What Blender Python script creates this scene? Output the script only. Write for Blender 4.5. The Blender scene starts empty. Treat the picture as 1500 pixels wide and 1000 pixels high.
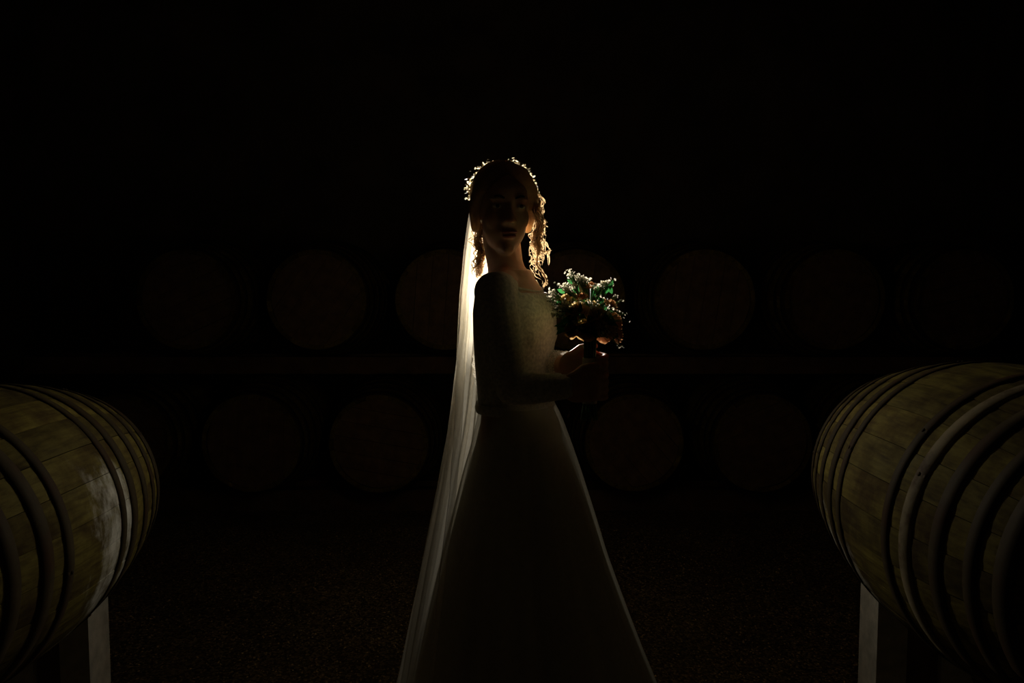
import bpy, bmesh, math, random
from mathutils import Vector, Matrix, noise
random.seed(7)
PI = math.pi
scene = bpy.context.scene
col = scene.collection

# ------------------------------------------------------------------ camera
F_PX = 28.0 / 36.0 * 1500.0          # focal length in pixels of the 1500x1000 frame
PITCH = math.radians(4.07)
CAM_H = 1.40
cam_d = bpy.data.cameras.new('camera')
cam_d.lens = 28.0
cam_d.sensor_width = 36.0
cam_d.clip_start = 0.02
cam = bpy.data.objects.new('camera', cam_d)
col.objects.link(cam)
cam.location = (0, 0, CAM_H)
cam.rotation_euler = (PI / 2 - PITCH, 0, 0)
scene.camera = cam

# ------------------------------------------------------------------ world, lights, exposure
world = bpy.data.worlds.new('world')
scene.world = world
world.use_nodes = True
world.node_tree.nodes['Background'].inputs[0].default_value = (0.0, 0.0, 0.0, 1)
world.node_tree.nodes['Background'].inputs[1].default_value = 0.0

# The one source the photograph gives: the flash hidden behind the bride, pointing past her at the camera.
# Its beam is symmetric about its own axis: a hot centre with wide, weak spill.
LIGHT_POS = Vector((0.022, 3.0, 1.50))
fd = bpy.data.lights.new('backlight_flash', 'SPOT')
fd.energy = 350.0
fd.color = (1, .93, .80)
fd.spot_size = math.radians(164)
fd.spot_blend = .6
fd.shadow_soft_size = .02
fd.use_nodes = True
_nt = fd.node_tree
_em = next(n for n in _nt.nodes if n.type == 'EMISSION')
_tc = _nt.nodes.new('ShaderNodeTexCoord')
_sep = _nt.nodes.new('ShaderNodeSeparateXYZ')
_ab = _nt.nodes.new('ShaderNodeMath'); _ab.operation = 'ABSOLUTE'
_rp = _nt.nodes.new('ShaderNodeValToRGB')
_rp.color_ramp.interpolation = 'EASE'
_st = ((math.cos(math.radians(75)), .030), (math.cos(math.radians(29)), .042), (math.cos(math.radians(20)), .30), (math.cos(math.radians(8)), 1.0))
_e = _rp.color_ramp.elements
_e[0].position, _e[0].color = _st[0][0], (_st[0][1],) * 3 + (1,)
_e[1].position, _e[1].color = _st[-1][0], (_st[-1][1],) * 3 + (1,)
for _p, _v in _st[1:-1]:
    _x = _e.new(_p); _x.color = (_v,) * 3 + (1,)
_nt.links.new(_tc.outputs['Normal'], _sep.inputs[0])
_nt.links.new(_sep.outputs[2], _ab.inputs[0])
_nt.links.new(_ab.outputs[0], _rp.inputs[0])
_nt.links.new(_rp.outputs[0], _em.inputs['Strength'])
flash = bpy.data.objects.new('backlight_flash', fd)
col.objects.link(flash)
flash.location = LIGHT_POS
flash.rotation_euler = (Vector((0.0, 2.1, 1.55)) - LIGHT_POS).to_track_quat('-Z', 'Y').to_euler()

scene.view_settings.view_transform = 'Standard'
scene.view_settings.look = 'None'
scene.view_settings.gamma = 1.0
scene.view_settings.use_curve_mapping = False
scene.view_settings.exposure = 0.0

# ------------------------------------------------------------------ helpers
def P(px, py, Y):
    """pixel of the photograph at a given real depth Y -> point in the room"""
    c, s = math.cos(PITCH), math.sin(PITCH)
    d = Vector((px - 750.0, F_PX * c + (500.0 - py) * s, -F_PX * s + (500.0 - py) * c))
    d *= Y / d.y
    return Vector((d.x, Y, CAM_H + d.z))

def link(o, parent=None):
    col.objects.link(o)
    if parent is not None:
        o.parent = parent
    return o

def build(name, bm, mat, parent=None, smooth=True, loc=None):
    me = bpy.data.meshes.new(name)
    bm.normal_update()
    bm.to_mesh(me)
    bm.free()
    if smooth:
        for p in me.polygons:
            p.use_smooth = True
    if mat is not None:
        for m in (mat if isinstance(mat, (list, tuple)) else [mat]):
            me.materials.append(m)
    o = bpy.data.objects.new(name, me)
    if loc is not None:
        o.location = loc
    return link(o, parent)

def empty(name, loc, rz=0.0):
    o = bpy.data.objects.new(name, None)
    o.empty_display_size = .1
    o.location = loc
    o.rotation_euler = (0, 0, rz)
    return link(o)

def tag(o, label=None, cat=None, group=None, kind=None):
    if label: o['label'] = label
    if cat: o['category'] = cat
    if group: o['group'] = group
    if kind: o['kind'] = kind
    return o

def add_box(bm, lo, hi, jitter=0.0):
    vs = []
    for z in (lo[2], hi[2]):
        for y in (lo[1], hi[1]):
            for x in (lo[0], hi[0]):
                vs.append(bm.verts.new((x + random.uniform(-jitter, jitter), y + random.uniform(-jitter, jitter), z + random.uniform(-jitter, jitter))))
    for f in ((0, 2, 3, 1), (4, 5, 7, 6), (0, 1, 5, 4), (2, 6, 7, 3), (0, 4, 6, 2), (1, 3, 7, 5)):
        bm.faces.new([vs[i] for i in f])
    return vs

def frame_for(t):
    t = t.normalized()
    a = Vector((0, 0, 1)) if abs(t.z) < .9 else Vector((1, 0, 0))
    u = t.cross(a).normalized()
    return u, t.cross(u).normalized()

def add_tube(bm, pts, radii, n=8, cap=True):
    pts = [Vector(p) for p in pts]
    if not isinstance(radii, (list, tuple)):
        radii = [radii] * len(pts)
    rings = []
    u = None
    for i, p in enumerate(pts):
        t = (pts[min(i + 1, len(pts) - 1)] - pts[max(i - 1, 0)])
        if t.length < 1e-9: t = Vector((0, 0, 1))
        t.normalize()
        if u is None:
            u, v = frame_for(t)
        else:
            u = (u - t * u.dot(t))
            u = u.normalized() if u.length > 1e-6 else frame_for(t)[0]
        v = t.cross(u)
        rings.append([bm.verts.new(p + (u * math.cos(2 * PI * k / n) + v * math.sin(2 * PI * k / n)) * radii[i]) for k in range(n)])
    for a, b in zip(rings, rings[1:]):
        for k in range(n):
            bm.faces.new((a[k], a[(k + 1) % n], b[(k + 1) % n], b[k]))
    if cap:
        bm.faces.new(list(reversed(rings[0])))
        bm.faces.new(rings[-1])

def add_ribbon(bm, pts, w, twist0=None, tw=0.0):
    """a flat strip following the points: one strand or lock of hair"""
    pts = [Vector(p) for p in pts]
    a0 = random.uniform(0, PI) if twist0 is None else twist0
    prev = None
    n = len(pts)
    for i, p in enumerate(pts):
        t = (pts[min(i + 1, n - 1)] - pts[max(i - 1, 0)]).normalized()
        u, v = frame_for(t)
        a = a0 + tw * i / n
        d = (u * math.cos(a) + v * math.sin(a)) * (w * .5 * min(1, .25 + 3 * (n - 1 - i) / n))
        cur = (bm.verts.new(p - d), bm.verts.new(p + d))
        if prev:
            bm.faces.new((prev[0], prev[1], cur[1], cur[0]))
        prev = cur

def smooth_path(pts, n):
    """Catmull-Rom through the points"""
    pts = [Vector(p) for p in pts]
    q = [pts[0] * 2 - pts[1]] + pts + [pts[-1] * 2 - pts[-2]]
    out = []
    for k in range(n + 1):
        s = k / n * (len(pts) - 1)
        i = min(int(s), len(pts) - 2)
        t = s - i
        a, b, c, d = q[i:i + 4]
        out.append(.5 * ((2 * b) + (c - a) * t + (2 * a - 5 * b + 4 * c - d) * t * t + (3 * b - a - 3 * c + d) * t ** 3))
    return out

def add_ellipsoid(bm, c, axes, radii, seg=20, rings=14):
    """axes: three unit vectors"""
    c = Vector(c)
    top = bm.verts.new(c + axes[2] * radii[2])
    bot = bm.verts.new(c - axes[2] * radii[2])
    R = []
    for j in range(1, rings):
        th = PI * j / rings
        R.append([bm.verts.new(c + axes[0] * (radii[0] * math.sin(th) * math.cos(2 * PI * k / seg)) + axes[1] * (radii[1] * math.sin(th) * math.sin(2 * PI * k / seg)) + axes[2] * (radii[2] * math.cos(th))) for k in range(seg)])
    for k in range(seg):
        bm.faces.new((top, R[0][k], R[0][(k + 1) % seg]))
        bm.faces.new((bot, R[-1][(k + 1) % seg], R[-1][k]))
    for a, b in zip(R, R[1:]):
        for k in range(seg):
            bm.faces.new((a[k], b[k], b[(k + 1) % seg], a[(k + 1) % seg]))
WORLD_AX = (Vector((1, 0, 0)), Vector((0, 1, 0)), Vector((0, 0, 1)))

def add_capsule(bm, pts, radii, n=14):
    """tapered chain with round ends and joints"""
    for p, r in zip(pts, radii):
        add_ellipsoid(bm, p, WORLD_AX, (r, r, r), n, 10)
    for i in range(len(pts) - 1):
        add_tube(bm, [pts[i], pts[i + 1]], [radii[i], radii[i + 1]], n)

def remeshed(name, bm, mat, parent, voxel, smooth_it, loc=None):
    o = build('tmp_' + name, bm, None)
    m = o.modifiers.new('r', 'REMESH'); m.mode = 'VOXEL'; m.voxel_size = voxel
    s = o.modifiers.new('s', 'SMOOTH'); s.factor = .5; s.iterations = smooth_it
    dg = bpy.context.evaluated_depsgraph_get()
    me = bpy.data.meshes.new_from_object(o.evaluated_get(dg))
    old = o.data
    bpy.data.objects.remove(o)
    bpy.data.meshes.remove(old)
    me.name = name
    for p in me.polygons: p.use_smooth = True
    me.materials.clear()
    me.materials.append(mat)
    r = bpy.data.objects.new(name, me)
    if loc is not None:
        me.transform(Matrix.Translation(-Vector(loc)))
        r.location = loc
    return link(r, parent)

# ------------------------------------------------------------------ materials
def new_mat(name):
    m = bpy.data.materials.new(name)
    m.use_nodes = True
    nt = m.node_tree
    for n in list(nt.nodes): nt.nodes.remove(n)
    out = nt.nodes.new('ShaderNodeOutputMaterial')
    return m, nt, out

def N(nt, typ, **kw):
    n = nt.nodes.new(typ)
    for k, v in kw.items():
        if k.startswith('in_'):
            key = k[3:]
            n.inputs[int(key) if key.isdigit() else key].default_value = v
        else:
            setattr(n, k, v)
    return n

def ramp(nt, src, stops):
    r = nt.nodes.new('ShaderNodeValToRGB')
    e = r.color_ramp.elements
    e[0].position, e[0].color = stops[0][0], (*stops[0][1], 1)
    e[1].position, e[1].color = stops[-1][0], (*stops[-1][1], 1)
    for p, c in stops[1:-1]:
        x = e.new(p); x.color = (*c, 1)
    nt.links.new(src, r.inputs[0])
    return r.outputs[0]

def mix_rgb(nt, fac, a, b, blend='MIX'):
    m = nt.nodes.new('ShaderNodeMix'); m.data_type = 'RGBA'; m.blend_type = blend
    for sock, v in ((m.inputs[0], fac), (m.inputs[6], a), (m.inputs[7], b)):
        if hasattr(v, 'is_output'): nt.links.new(v, sock)
        else: sock.default_value = v if not isinstance(v, tuple) or len(v) == 4 else (*v, 1)
    return m.outputs[2]

def noise_tex(nt, vec, scale, detail=5, rough=.55, mapping=None):
    if mapping:
        mp = N(nt, 'ShaderNodeMapping'); mp.inputs['Scale'].default_value = mapping
        nt.links.new(vec, mp.inputs[0]); vec = mp.outputs[0]
    n = N(nt, 'ShaderNodeTexNoise'); n.inputs['Scale'].default_value = scale
    n.inputs['Detail'].default_value = detail; n.inputs['Roughness'].default_value = rough
    nt.links.new(vec, n.inputs['Vector'])
    return n.outputs[0]

def math_n(nt, op, a, b=None, clamp=False):
    m = N(nt, 'ShaderNodeMath', operation=op, use_clamp=clamp)
    for i, v in enumerate((a, b)):
        if v is None: continue
        if hasattr(v, 'is_output'): nt.links.new(v, m.inputs[i])
        else: m.inputs[i].default_value = v
    return m.outputs[0]

def bump(nt, h, strength, dist):
    b = N(nt, 'ShaderNodeBump'); b.inputs['Strength'].default_value = strength; b.inputs['Distance'].default_value = dist
    nt.links.new(h, b.inputs['Height'])
    return b.outputs[0]

def principled(nt, out, color, rough=.7, normal=None, metal=0.0, **kw):
    p = N(nt, 'ShaderNodeBsdfPrincipled')
    if hasattr(color, 'is_output'): nt.links.new(color, p.inputs['Base Color'])
    else: p.inputs['Base Color'].default_value = (*color, 1)
    if hasattr(rough, 'is_output'): nt.links.new(rough, p.inputs['Roughness'])
    else: p.inputs['Roughness'].default_value = rough
    p.inputs['Metallic'].default_value = metal
    if normal is not None: nt.links.new(normal, p.inputs['Normal'])
    for k, v in kw.items():
        p.inputs[k.replace('_', ' ')].default_value = v
    if out is not None: nt.links.new(p.outputs[0], out.inputs[0])
    return p

def mat_plain(name, color, rough=.7, var=.25, scale=20, bump_s=.2, dist=.002, metal=0.0, coords='Object'):
    m, nt, out = new_mat(name)
    tc = N(nt, 'ShaderNodeTexCoord')
    n = noise_tex(nt, tc.outputs[coords], scale)
    c = ramp(nt, n, [(.3, tuple(x * (1 - var) for x in color)), (.7, tuple(min(1, x * (1 + var)) for x in color))])
    principled(nt, out, c, rough, bump(nt, n, bump_s, dist), metal)
    return m

def mat_stave(name, stain_object=None, side=1, t0=.5, t1=.72, a_mid=0.0, a_w=.35, amount=1.0):
    """oak staves: olive brown wood with streaks along the grain; optional pale mould patch on one flank"""
    m, nt, out = new_mat(name)
    tc = N(nt, 'ShaderNodeTexCoord')
    oi = N(nt, 'ShaderNodeObjectInfo')
    off = N(nt, 'ShaderNodeVectorMath', operation='ADD')
    sc = N(nt, 'ShaderNodeVectorMath', operation='SCALE'); sc.inputs[3].default_value = 37.0
    cmb = N(nt, 'ShaderNodeCombineXYZ')
    for i in range(3): nt.links.new(oi.outputs['Random'], cmb.inputs[i])
    nt.links.new(cmb.outputs[0], sc.inputs[0])
    nt.links.new(tc.outputs['Object'], off.inputs[0]); nt.links.new(sc.outputs[0], off.inputs[1])
    v = off.outputs[0]
    g = noise_tex(nt, v, 14, 6, .6, (6, .7, 6))
    blot = noise_tex(nt, v, 7, 5, .6)
    base = ramp(nt, g, [(.25, (.068, .045, .009)), (.5, (.170, .132, .024)), (.75, (.245, .195, .040))])
    base = mix_rgb(nt, ramp(nt, blot, [(.42, (0, 0, 0)), (.62, (.75, .75, .75))]), base, (.050, .026, .010))
    hs = N(nt, 'ShaderNodeHueSaturation')
    mr = N(nt, 'ShaderNodeMapRange'); mr.inputs[3].default_value = .72; mr.inputs[4].default_value = 1.22
    nt.links.new(oi.outputs['Random'], mr.inputs[0]); nt.links.new(mr.outputs[0], hs.inputs['Value'])
    nt.links.new(base, hs.inputs['Color'])
    c = hs.outputs[0]
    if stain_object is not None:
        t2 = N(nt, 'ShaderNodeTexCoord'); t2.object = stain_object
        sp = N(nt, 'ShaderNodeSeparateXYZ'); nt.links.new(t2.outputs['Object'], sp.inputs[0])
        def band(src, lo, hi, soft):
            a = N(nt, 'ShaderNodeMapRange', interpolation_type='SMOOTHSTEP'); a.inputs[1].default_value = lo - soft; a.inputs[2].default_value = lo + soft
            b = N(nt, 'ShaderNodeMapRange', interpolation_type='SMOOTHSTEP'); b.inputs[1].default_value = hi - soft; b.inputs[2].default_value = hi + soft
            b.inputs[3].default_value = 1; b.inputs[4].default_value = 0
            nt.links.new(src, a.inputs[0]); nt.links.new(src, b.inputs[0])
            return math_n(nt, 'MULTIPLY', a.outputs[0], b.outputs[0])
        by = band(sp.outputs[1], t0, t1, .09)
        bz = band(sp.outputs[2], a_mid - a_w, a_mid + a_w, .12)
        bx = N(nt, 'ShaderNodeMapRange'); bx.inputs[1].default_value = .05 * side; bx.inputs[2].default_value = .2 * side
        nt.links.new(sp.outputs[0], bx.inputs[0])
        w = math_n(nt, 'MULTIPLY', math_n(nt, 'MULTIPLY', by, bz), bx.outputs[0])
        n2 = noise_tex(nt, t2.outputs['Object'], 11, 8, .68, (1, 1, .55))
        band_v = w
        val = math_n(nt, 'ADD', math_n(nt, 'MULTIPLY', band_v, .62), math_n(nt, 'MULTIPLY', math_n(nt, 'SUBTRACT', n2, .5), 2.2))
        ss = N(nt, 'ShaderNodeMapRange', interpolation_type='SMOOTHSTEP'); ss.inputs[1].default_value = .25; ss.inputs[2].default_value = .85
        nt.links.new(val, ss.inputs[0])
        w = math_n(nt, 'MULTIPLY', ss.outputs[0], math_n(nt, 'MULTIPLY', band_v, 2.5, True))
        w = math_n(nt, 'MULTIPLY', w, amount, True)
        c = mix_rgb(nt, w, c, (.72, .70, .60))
    rg = ramp(nt, blot, [(.3, (.75,) * 3), (.7, (.95,) * 3)])
    p = principled(nt, out, c, rg, bump(nt, g, .35, .003))
    p.inputs['Specular IOR Level'].default_value = .15
    return m

def mat_hoop(name, color, rough=.7):
    m, nt, out = new_mat(name)
    tc = N(nt, 'ShaderNodeTexCoord')
    n = noise_tex(nt, tc.outputs['Object'], 9, 7, .65)
    c = ramp(nt, n, [(.35, (.055, .028, .012)), (.5, tuple(x * .7 for x in color)), (.68, color)])
    principled(nt, out, c, rough, bump(nt, n, .25, .001), 0.0, Specular_IOR_Level=.08)
    return m

def mat_fabric(name, color, transp=0.0, transl=.5, rough=.8, lace=None, weave=900):
    """thin cloth: diffuse + translucent, and open between its threads (transparent share)"""
    m, nt, out = new_mat(name)
    tc = N(nt, 'ShaderNodeTexCoord')
    w = noise_tex(nt, tc.outputs['Object'], 60, 4)
    c = ramp(nt, w, [(.3, tuple(x * .86 for x in color)), (.7, color)])
    d = N(nt, 'ShaderNodeBsdfDiffuse'); nt.links.new(c, d.inputs[0])
    t = N(nt, 'ShaderNodeBsdfTranslucent'); nt.links.new(c, t.inputs[0])
    mx = N(nt, 'ShaderNodeMixShader'); mx.inputs[0].default_value = transl
    nt.links.new(d.outputs[0], mx.inputs[1]); nt.links.new(t.outputs[0], mx.inputs[2])
    last = mx.outputs[0]
    if transp > 0 or lace:
        tr = N(nt, 'ShaderNodeBsdfTransparent')
        m2 = N(nt, 'ShaderNodeMixShader')
        nt.links.new(last, m2.inputs[1]); nt.links.new(tr.outputs[0], m2.inputs[2])
        if lace:
            v = N(nt, 'ShaderNodeTexVoronoi', feature='DISTANCE_TO_EDGE'); v.inputs['Scale'].default_value = lace
            nt.links.new(tc.outputs['Object'], v.inputs['Vector'])
            k = ramp(nt, v.outputs[0], [(.06, (0, 0, 0)), (.16, (transp,) * 3)])
            nt.links.new(k, m2.inputs[0])
        else:
            m2.inputs[0].default_value = transp
        last = m2.outputs[0]
    nt.links.new(last, out.inputs[0])
    return m

def mat_leaf(name, color, transl=.5, back=None, rough=.5):
    m, nt, out = new_mat(name)
    tc = N(nt, 'ShaderNodeTexCoord')
    n = noise_tex(nt, tc.outputs['Object'], 60, 4)
    c = ramp(nt, n, [(.3, tuple(x * .7 for x in color)), (.7, color)])
    p = principled(nt, None, c, rough)
    t = N(nt, 'ShaderNodeBsdfTranslucent'); nt.links.new(c, t.inputs[0])
    mx = N(nt, 'ShaderNodeMixShader'); mx.inputs[0].default_value = transl
    nt.links.new(p.outputs[0], mx.inputs[1]); nt.links.new(t.outputs[0], mx.inputs[2])
    nt.links.new(mx.outputs[0], out.inputs[0])
    return m

def mat_skin():
    m, nt, out = new_mat('skin')
    tc = N(nt, 'ShaderNodeTexCoord')
    n = noise_tex(nt, tc.outputs['Object'], 45, 4)
    c = ramp(nt, n, [(.3, (.56, .33, .22)), (.7, (.66, .41, .29))])
    p = principled(nt, out, c, .5, bump(nt, n, .08, .001))
    p.inputs['Subsurface Weight'].default_value = .35
    p.inputs['Subsurface Radius'].default_value = (1.0, .32, .14)
    p.inputs['Subsurface Scale'].default_value = .018
    p.inputs['Specular IOR Level'].default_value = .25
    return m

def mat_gravel():
    m, nt, out = new_mat('gravel_floor')
    tc = N(nt, 'ShaderNodeTexCoord')
    v = N(nt, 'ShaderNodeTexVoronoi'); v.inputs['Scale'].default_value = 110
    nt.links.new(tc.outputs['Object'], v.inputs['Vector'])
    big = noise_tex(nt, tc.outputs['Object'], 1.6, 5)
    sp = N(nt, 'ShaderNodeSeparateColor'); nt.links.new(v.outputs['Color'], sp.inputs[0])
    c = ramp(nt, sp.outputs[0], [(.0, (.09, .060, .022)), (.6, (.27, .19, .080)), (1.0, (.58, .45, .23))])
    c = mix_rgb(nt, ramp(nt, big, [(.35, (.5,) * 3), (.7, (0,) * 3)]), c, (.08, .052, .024))
    h = math_n(nt, 'SUBTRACT', 1.0, v.outputs['Distance'])
    principled(nt, out, c, .85, bump(nt, h, .9, .006))
    return m

M = {}
M['wood'] = mat_stave('oak_stave')
M['head_wood'] = mat_plain('oak_head', (.15, .095, .045), .8, .4, 16)
M['hoop'] = mat_hoop('iron_hoop', (.26, .21, .12))
M['hoop_dark'] = mat_hoop('dark_iron_hoop', (.072, .052, .024))
M['bung'] = mat_plain('bung', (.16, .10, .06), .8)
M['limewash'] = mat_plain('limewashed_concrete', (.50, .46, .36), .9, .22, 26, .5, .003)
M['timber'] = mat_plain('old_timber', (.13, .075, .035), .85, .4, 12, .4, .004)
M['plaster'] = mat_plain('cellar_plaster', (.20, .16, .11), .95, .3, 3, .5, .01)
M['ceiling'] = mat_plain('cellar_ceiling', (.16, .12, .08), .95, .3, 3, .5, .01)
M['gravel'] = mat_gravel()
M['pebble'] = mat_plain('pebble', (.60, .45, .24), .75, .6, 30, .1)
M['skin'] = mat_skin()
M['hair'] = mat_leaf('dark_blond_hair', (.54, .37, .19), .5, rough=.35)
M['satin'] = mat_fabric('satin', (.80, .77, .70), 0, .02)
M['bodice'] = mat_plain('beaded_lace_bodice', (.64, .60, .51), .7, .30, 120, .5, .002)
M['tulle'] = mat_fabric('tulle', (.85, .80, .64), .45, .6)
M['veil'] = mat_fabric('veil_net', (.93, .87, .73), .52, .75)
M['sheer'] = mat_fabric('sheer_sleeve', (.74, .62, .36), .25, .5)
M['lace'] = mat_fabric('lace_cuff', (.88, .82, .70), .6, .6, lace=170)
M['lips'] = mat_plain('lips', (.45, .14, .12), .45, .1)
M['eye'] = mat_plain('eye_white', (.80, .78, .75), .3, .05)
M['iris'] = mat_plain('iris', (.06, .035, .02), .2, .1)
M['brow'] = mat_plain('brow_hair', (.05, .028, .015), .7)
M['gold'] = mat_plain('gold_wire', (.75, .55, .25), .3, .2, metal=1.0)
M['vine_leaf'] = mat_leaf('vine_leaflet', (.80, .66, .40), .5, rough=.3)
M['bead'] = mat_leaf('pearl_bead', (.85, .80, .70), .3, rough=.2)
M['petal_white'] = mat_leaf('white_petal', (.88, .79, .60), .5, rough=.6)
M['petal_cream'] = mat_leaf('cream_petal', (.80, .56, .24), .35, rough=.6)
M['petal_peach'] = mat_leaf('peach_petal', (.74, .38, .17), .35, rough=.6)
M['leaf'] = mat_leaf('green_leaf', (.030, .16, .040), .45, rough=.5)
M['stem'] = mat_leaf('green_stem', (.10, .20, .06), .2)
M['ribbon'] = mat_fabric('ribbon', (.80, .76, .68), 0, .2)

# ------------------------------------------------------------------ the cellar shell
def shell(name, lo, hi, mat):
    bm = bmesh.new(); add_box(bm, lo, hi)
    return tag(build(name, bm, mat, smooth=False), kind='structure')
RX, RY0, RY1, RZ = 4.2, -9.0, 7.2, 4.0
shell('floor', (-RX, RY0, -.2), (RX, RY1, 0), M['gravel'])
shell('wall_back', (-RX, RY1, -.2), (RX, RY1 + .3, RZ), M['plaster'])
shell('wall_left', (-RX - .3, RY0, -.2), (-RX, RY1 + .3, RZ), M['plaster'])
shell('wall_right', (RX, RY0, -.2), (RX + .3, RY1 + .3, RZ), M['plaster'])
shell('wall_front', (-RX - .3, RY0 - .3, -.2), (RX + .3, RY0, RZ), M['plaster'])
shell('ceiling', (-RX - .3, RY0 - .3, RZ), (RX + .3, RY1 + .3, RZ + .2), M['ceiling'])

# ------------------------------------------------------------------ barrels
BL, BR, Br = .95, .355, .285
def prof(t):
    return Br + (BR - Br) * (1 - (2 * t / BL - 1) ** 2)
NST = 26
def stave_mesh(da, dr):
    bm = bmesh.new()
    ny, na = 18, 4
    w = 2 * PI / NST - .0035 + da
    grid = []
    for layer in (0, 1):
        g = []
        for i in range(ny + 1):
            t = BL * i / ny
            r = prof(t) + dr - (.026 if layer else 0)
            edge = 0.0009
            row = []
            for j in range(na + 1):
                a = -w / 2 + w * j / na
                rr = r - (edge if (layer == 0 and j in (0, na)) else 0)
                row.append(bm.verts.new((rr * math.sin(a), t, rr * math.cos(a))))
            g.append(row)
        grid.append(g)
    o, n = grid
    for i in range(ny):
        for j in range(na):
            bm.faces.new((o[i][j], o[i][j + 1], o[i + 1][j + 1], o[i + 1][j]))
            bm.faces.new((n[i][j], n[i + 1][j], n[i + 1][j + 1], n[i][j + 1]))
        bm.faces.new((o[i][0], o[i + 1][0], n[i + 1][0], n[i][0]))
        bm.faces.new((o[i][na], n[i][na], n[i + 1][na], o[i + 1][na]))
    for i in (0, ny):
        for j in range(na):
            q = (o[i][j], n[i][j], n[i][j + 1], o[i][j + 1])
            bm.faces.new(q if i == 0 else tuple(reversed(q)))
    bmesh.ops.recalc_face_normals(bm, faces=bm.faces)
    me = bpy.data.meshes.new('stave'); bm.to_mesh(me); bm.free()
    return me
STAVES = [stave_mesh(random.uniform(-.002, .001), random.uniform(-.0007, .0007)) for _ in range(5)]

def hoop_mesh(t0, t1):
    bm = bmesh.new()
    n = 72
    R = []
    for k in range(n):
        a = 2 * PI * k / n
        sx, cz = math.sin(a), math.cos(a)
        ring = []
        for t, d in ((t0, .0004), (t0, .0022), ((t0 + t1) / 2, .0025), (t1, .0022), (t1, .0004)):
            r = prof(t) + d
            ring.append(bm.verts.new((r * sx, t, r * cz)))
        R.append(ring)
    for k in range(n):
        a, b = R[k], R[(k + 1) % n]
        for i in range(4):
            bm.faces.new((a[i], b[i], b[i + 1], a[i + 1]))
    # the riveted overlap
    for q in (-.25, .25):
        tm = t0 + (t1 - t0) * (.5 + q)
        r = prof(tm) + .0022
        a = .05
        add_ellipsoid(bm, (r * math.sin(a), tm, r * math.cos(a)), WORLD_AX, (.005, .005, .0022), 8, 6)
    bmesh.ops.recalc_face_normals(bm, faces=bm.faces)
    me = bpy.data.meshes.new('hoop'); bm.to_mesh(me); bm.free()
    for k, p in enumerate(me.polygons): p.use_smooth = not (k < 288 and k % 4 in (0, 3))
    return me
HT = [(.004, .046), (.080, .112), (.164, .202), (.257, .297), (.335, .365)]
HOOPS = []
for a, b in HT:
    HOOPS.append((hoop_mesh(a, b), a))
    HOOPS.append((hoop_mesh(BL - b, BL - a), BL - b))

def head_boards():
    out = []
    n = 6
    r = prof(.035) - .028
    for i in range(n):
        x0 = -r + 2 * r * i / n + .001
        x1 = -r + 2 * r * (i + 1) / n - .001
        bm = bmesh.new()
        pts = []
        m = 6
        for j in range(m + 1):
            x = x0 + (x1 - x0) * j / m
            pts.append((x, math.sqrt(max(0, r * r - x * x))))
        loop = pts + [(x, -z) for x, z in reversed(pts)]
        q = []
        for p in loop:
            if not q or (abs(p[0] - q[-1][0]) + abs(p[1] - q[-1][1])) > 1e-4: q.append(p)
        if (abs(q[0][0] - q[-1][0]) + abs(q[0][1] - q[-1][1])) < 1e-4: q.pop()
        a = [bm.verts.new((x, 0, z)) for x, z in q]
        b = [bm.verts.new((x, .018, z)) for x, z in q]
        bm.faces.new(a); bm.faces.new(list(reversed(b)))
        for k in range(len(q)):
            bm.faces.new((a[k], b[k], b[(k + 1) % len(q)], a[(k + 1) % len(q)]))
        bmesh.ops.recalc_face_normals(bm, faces=bm.faces)
        me = bpy.data.meshes.new('head_board'); bm.to_mesh(me); bm.free()
        out.append(me)
    return out
BOARDS = head_boards()

def bung_mesh():
    bm = bmesh.new()
    z = prof(BL / 2)
    add_tube(bm, [(0, BL / 2, z - .02), (0, BL / 2, z + .006), (0, BL / 2, z + .012)], [.024, .027, .024], 16)
    me = bpy.data.meshes.new('bung'); bm.to_mesh(me); bm.free()
    return me
BUNG = bung_mesh()
for me in [m for m, _ in HOOPS]: me.materials.append(M['hoop'])
for me in BOARDS: me.materials.append(M['head_wood'])
BUNG.materials.append(M['bung'])
for me in STAVES: me.materials.append(M['wood'])

def barrel(X, Y, Zax, roll, label, group=None, stave_mat=None, light_hoops=(), tilt=0.0):
    root = empty('wine_barrel', (X, Y, Zax - BR), tilt)
    tag(root, label, 'barrel', group)
    def child(name, me, loc, rot=(0, 0, 0), mat=None):
        o = bpy.data.objects.new(name, me)
        o.location = loc; o.rotation_euler = rot
        link(o, root)
        if mat is not None:
            o.material_slots[0].link = 'OBJECT'
            o.material_slots[0].material = mat
        return o
    for k in range(NST):
        child('stave', STAVES[k * 3 % 5], (0, 0, BR), (0, roll + 2 * PI * k / NST, 0), stave_mat)
    for i, (me, t) in enumerate(HOOPS):
        child('hoop', me, (0, 0, BR), (0, random.uniform(0, 6.28), 0), M['hoop'] if i in light_hoops else M['hoop_dark'])
    for y in (.035, BL - .053):
        for me in BOARDS:
            child('head_board', me, (0, y, BR), (0, roll * .5, 0))
    child('bung', BUNG, (0, 0, BR), (0, roll + .1, 0))
    return root

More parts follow.
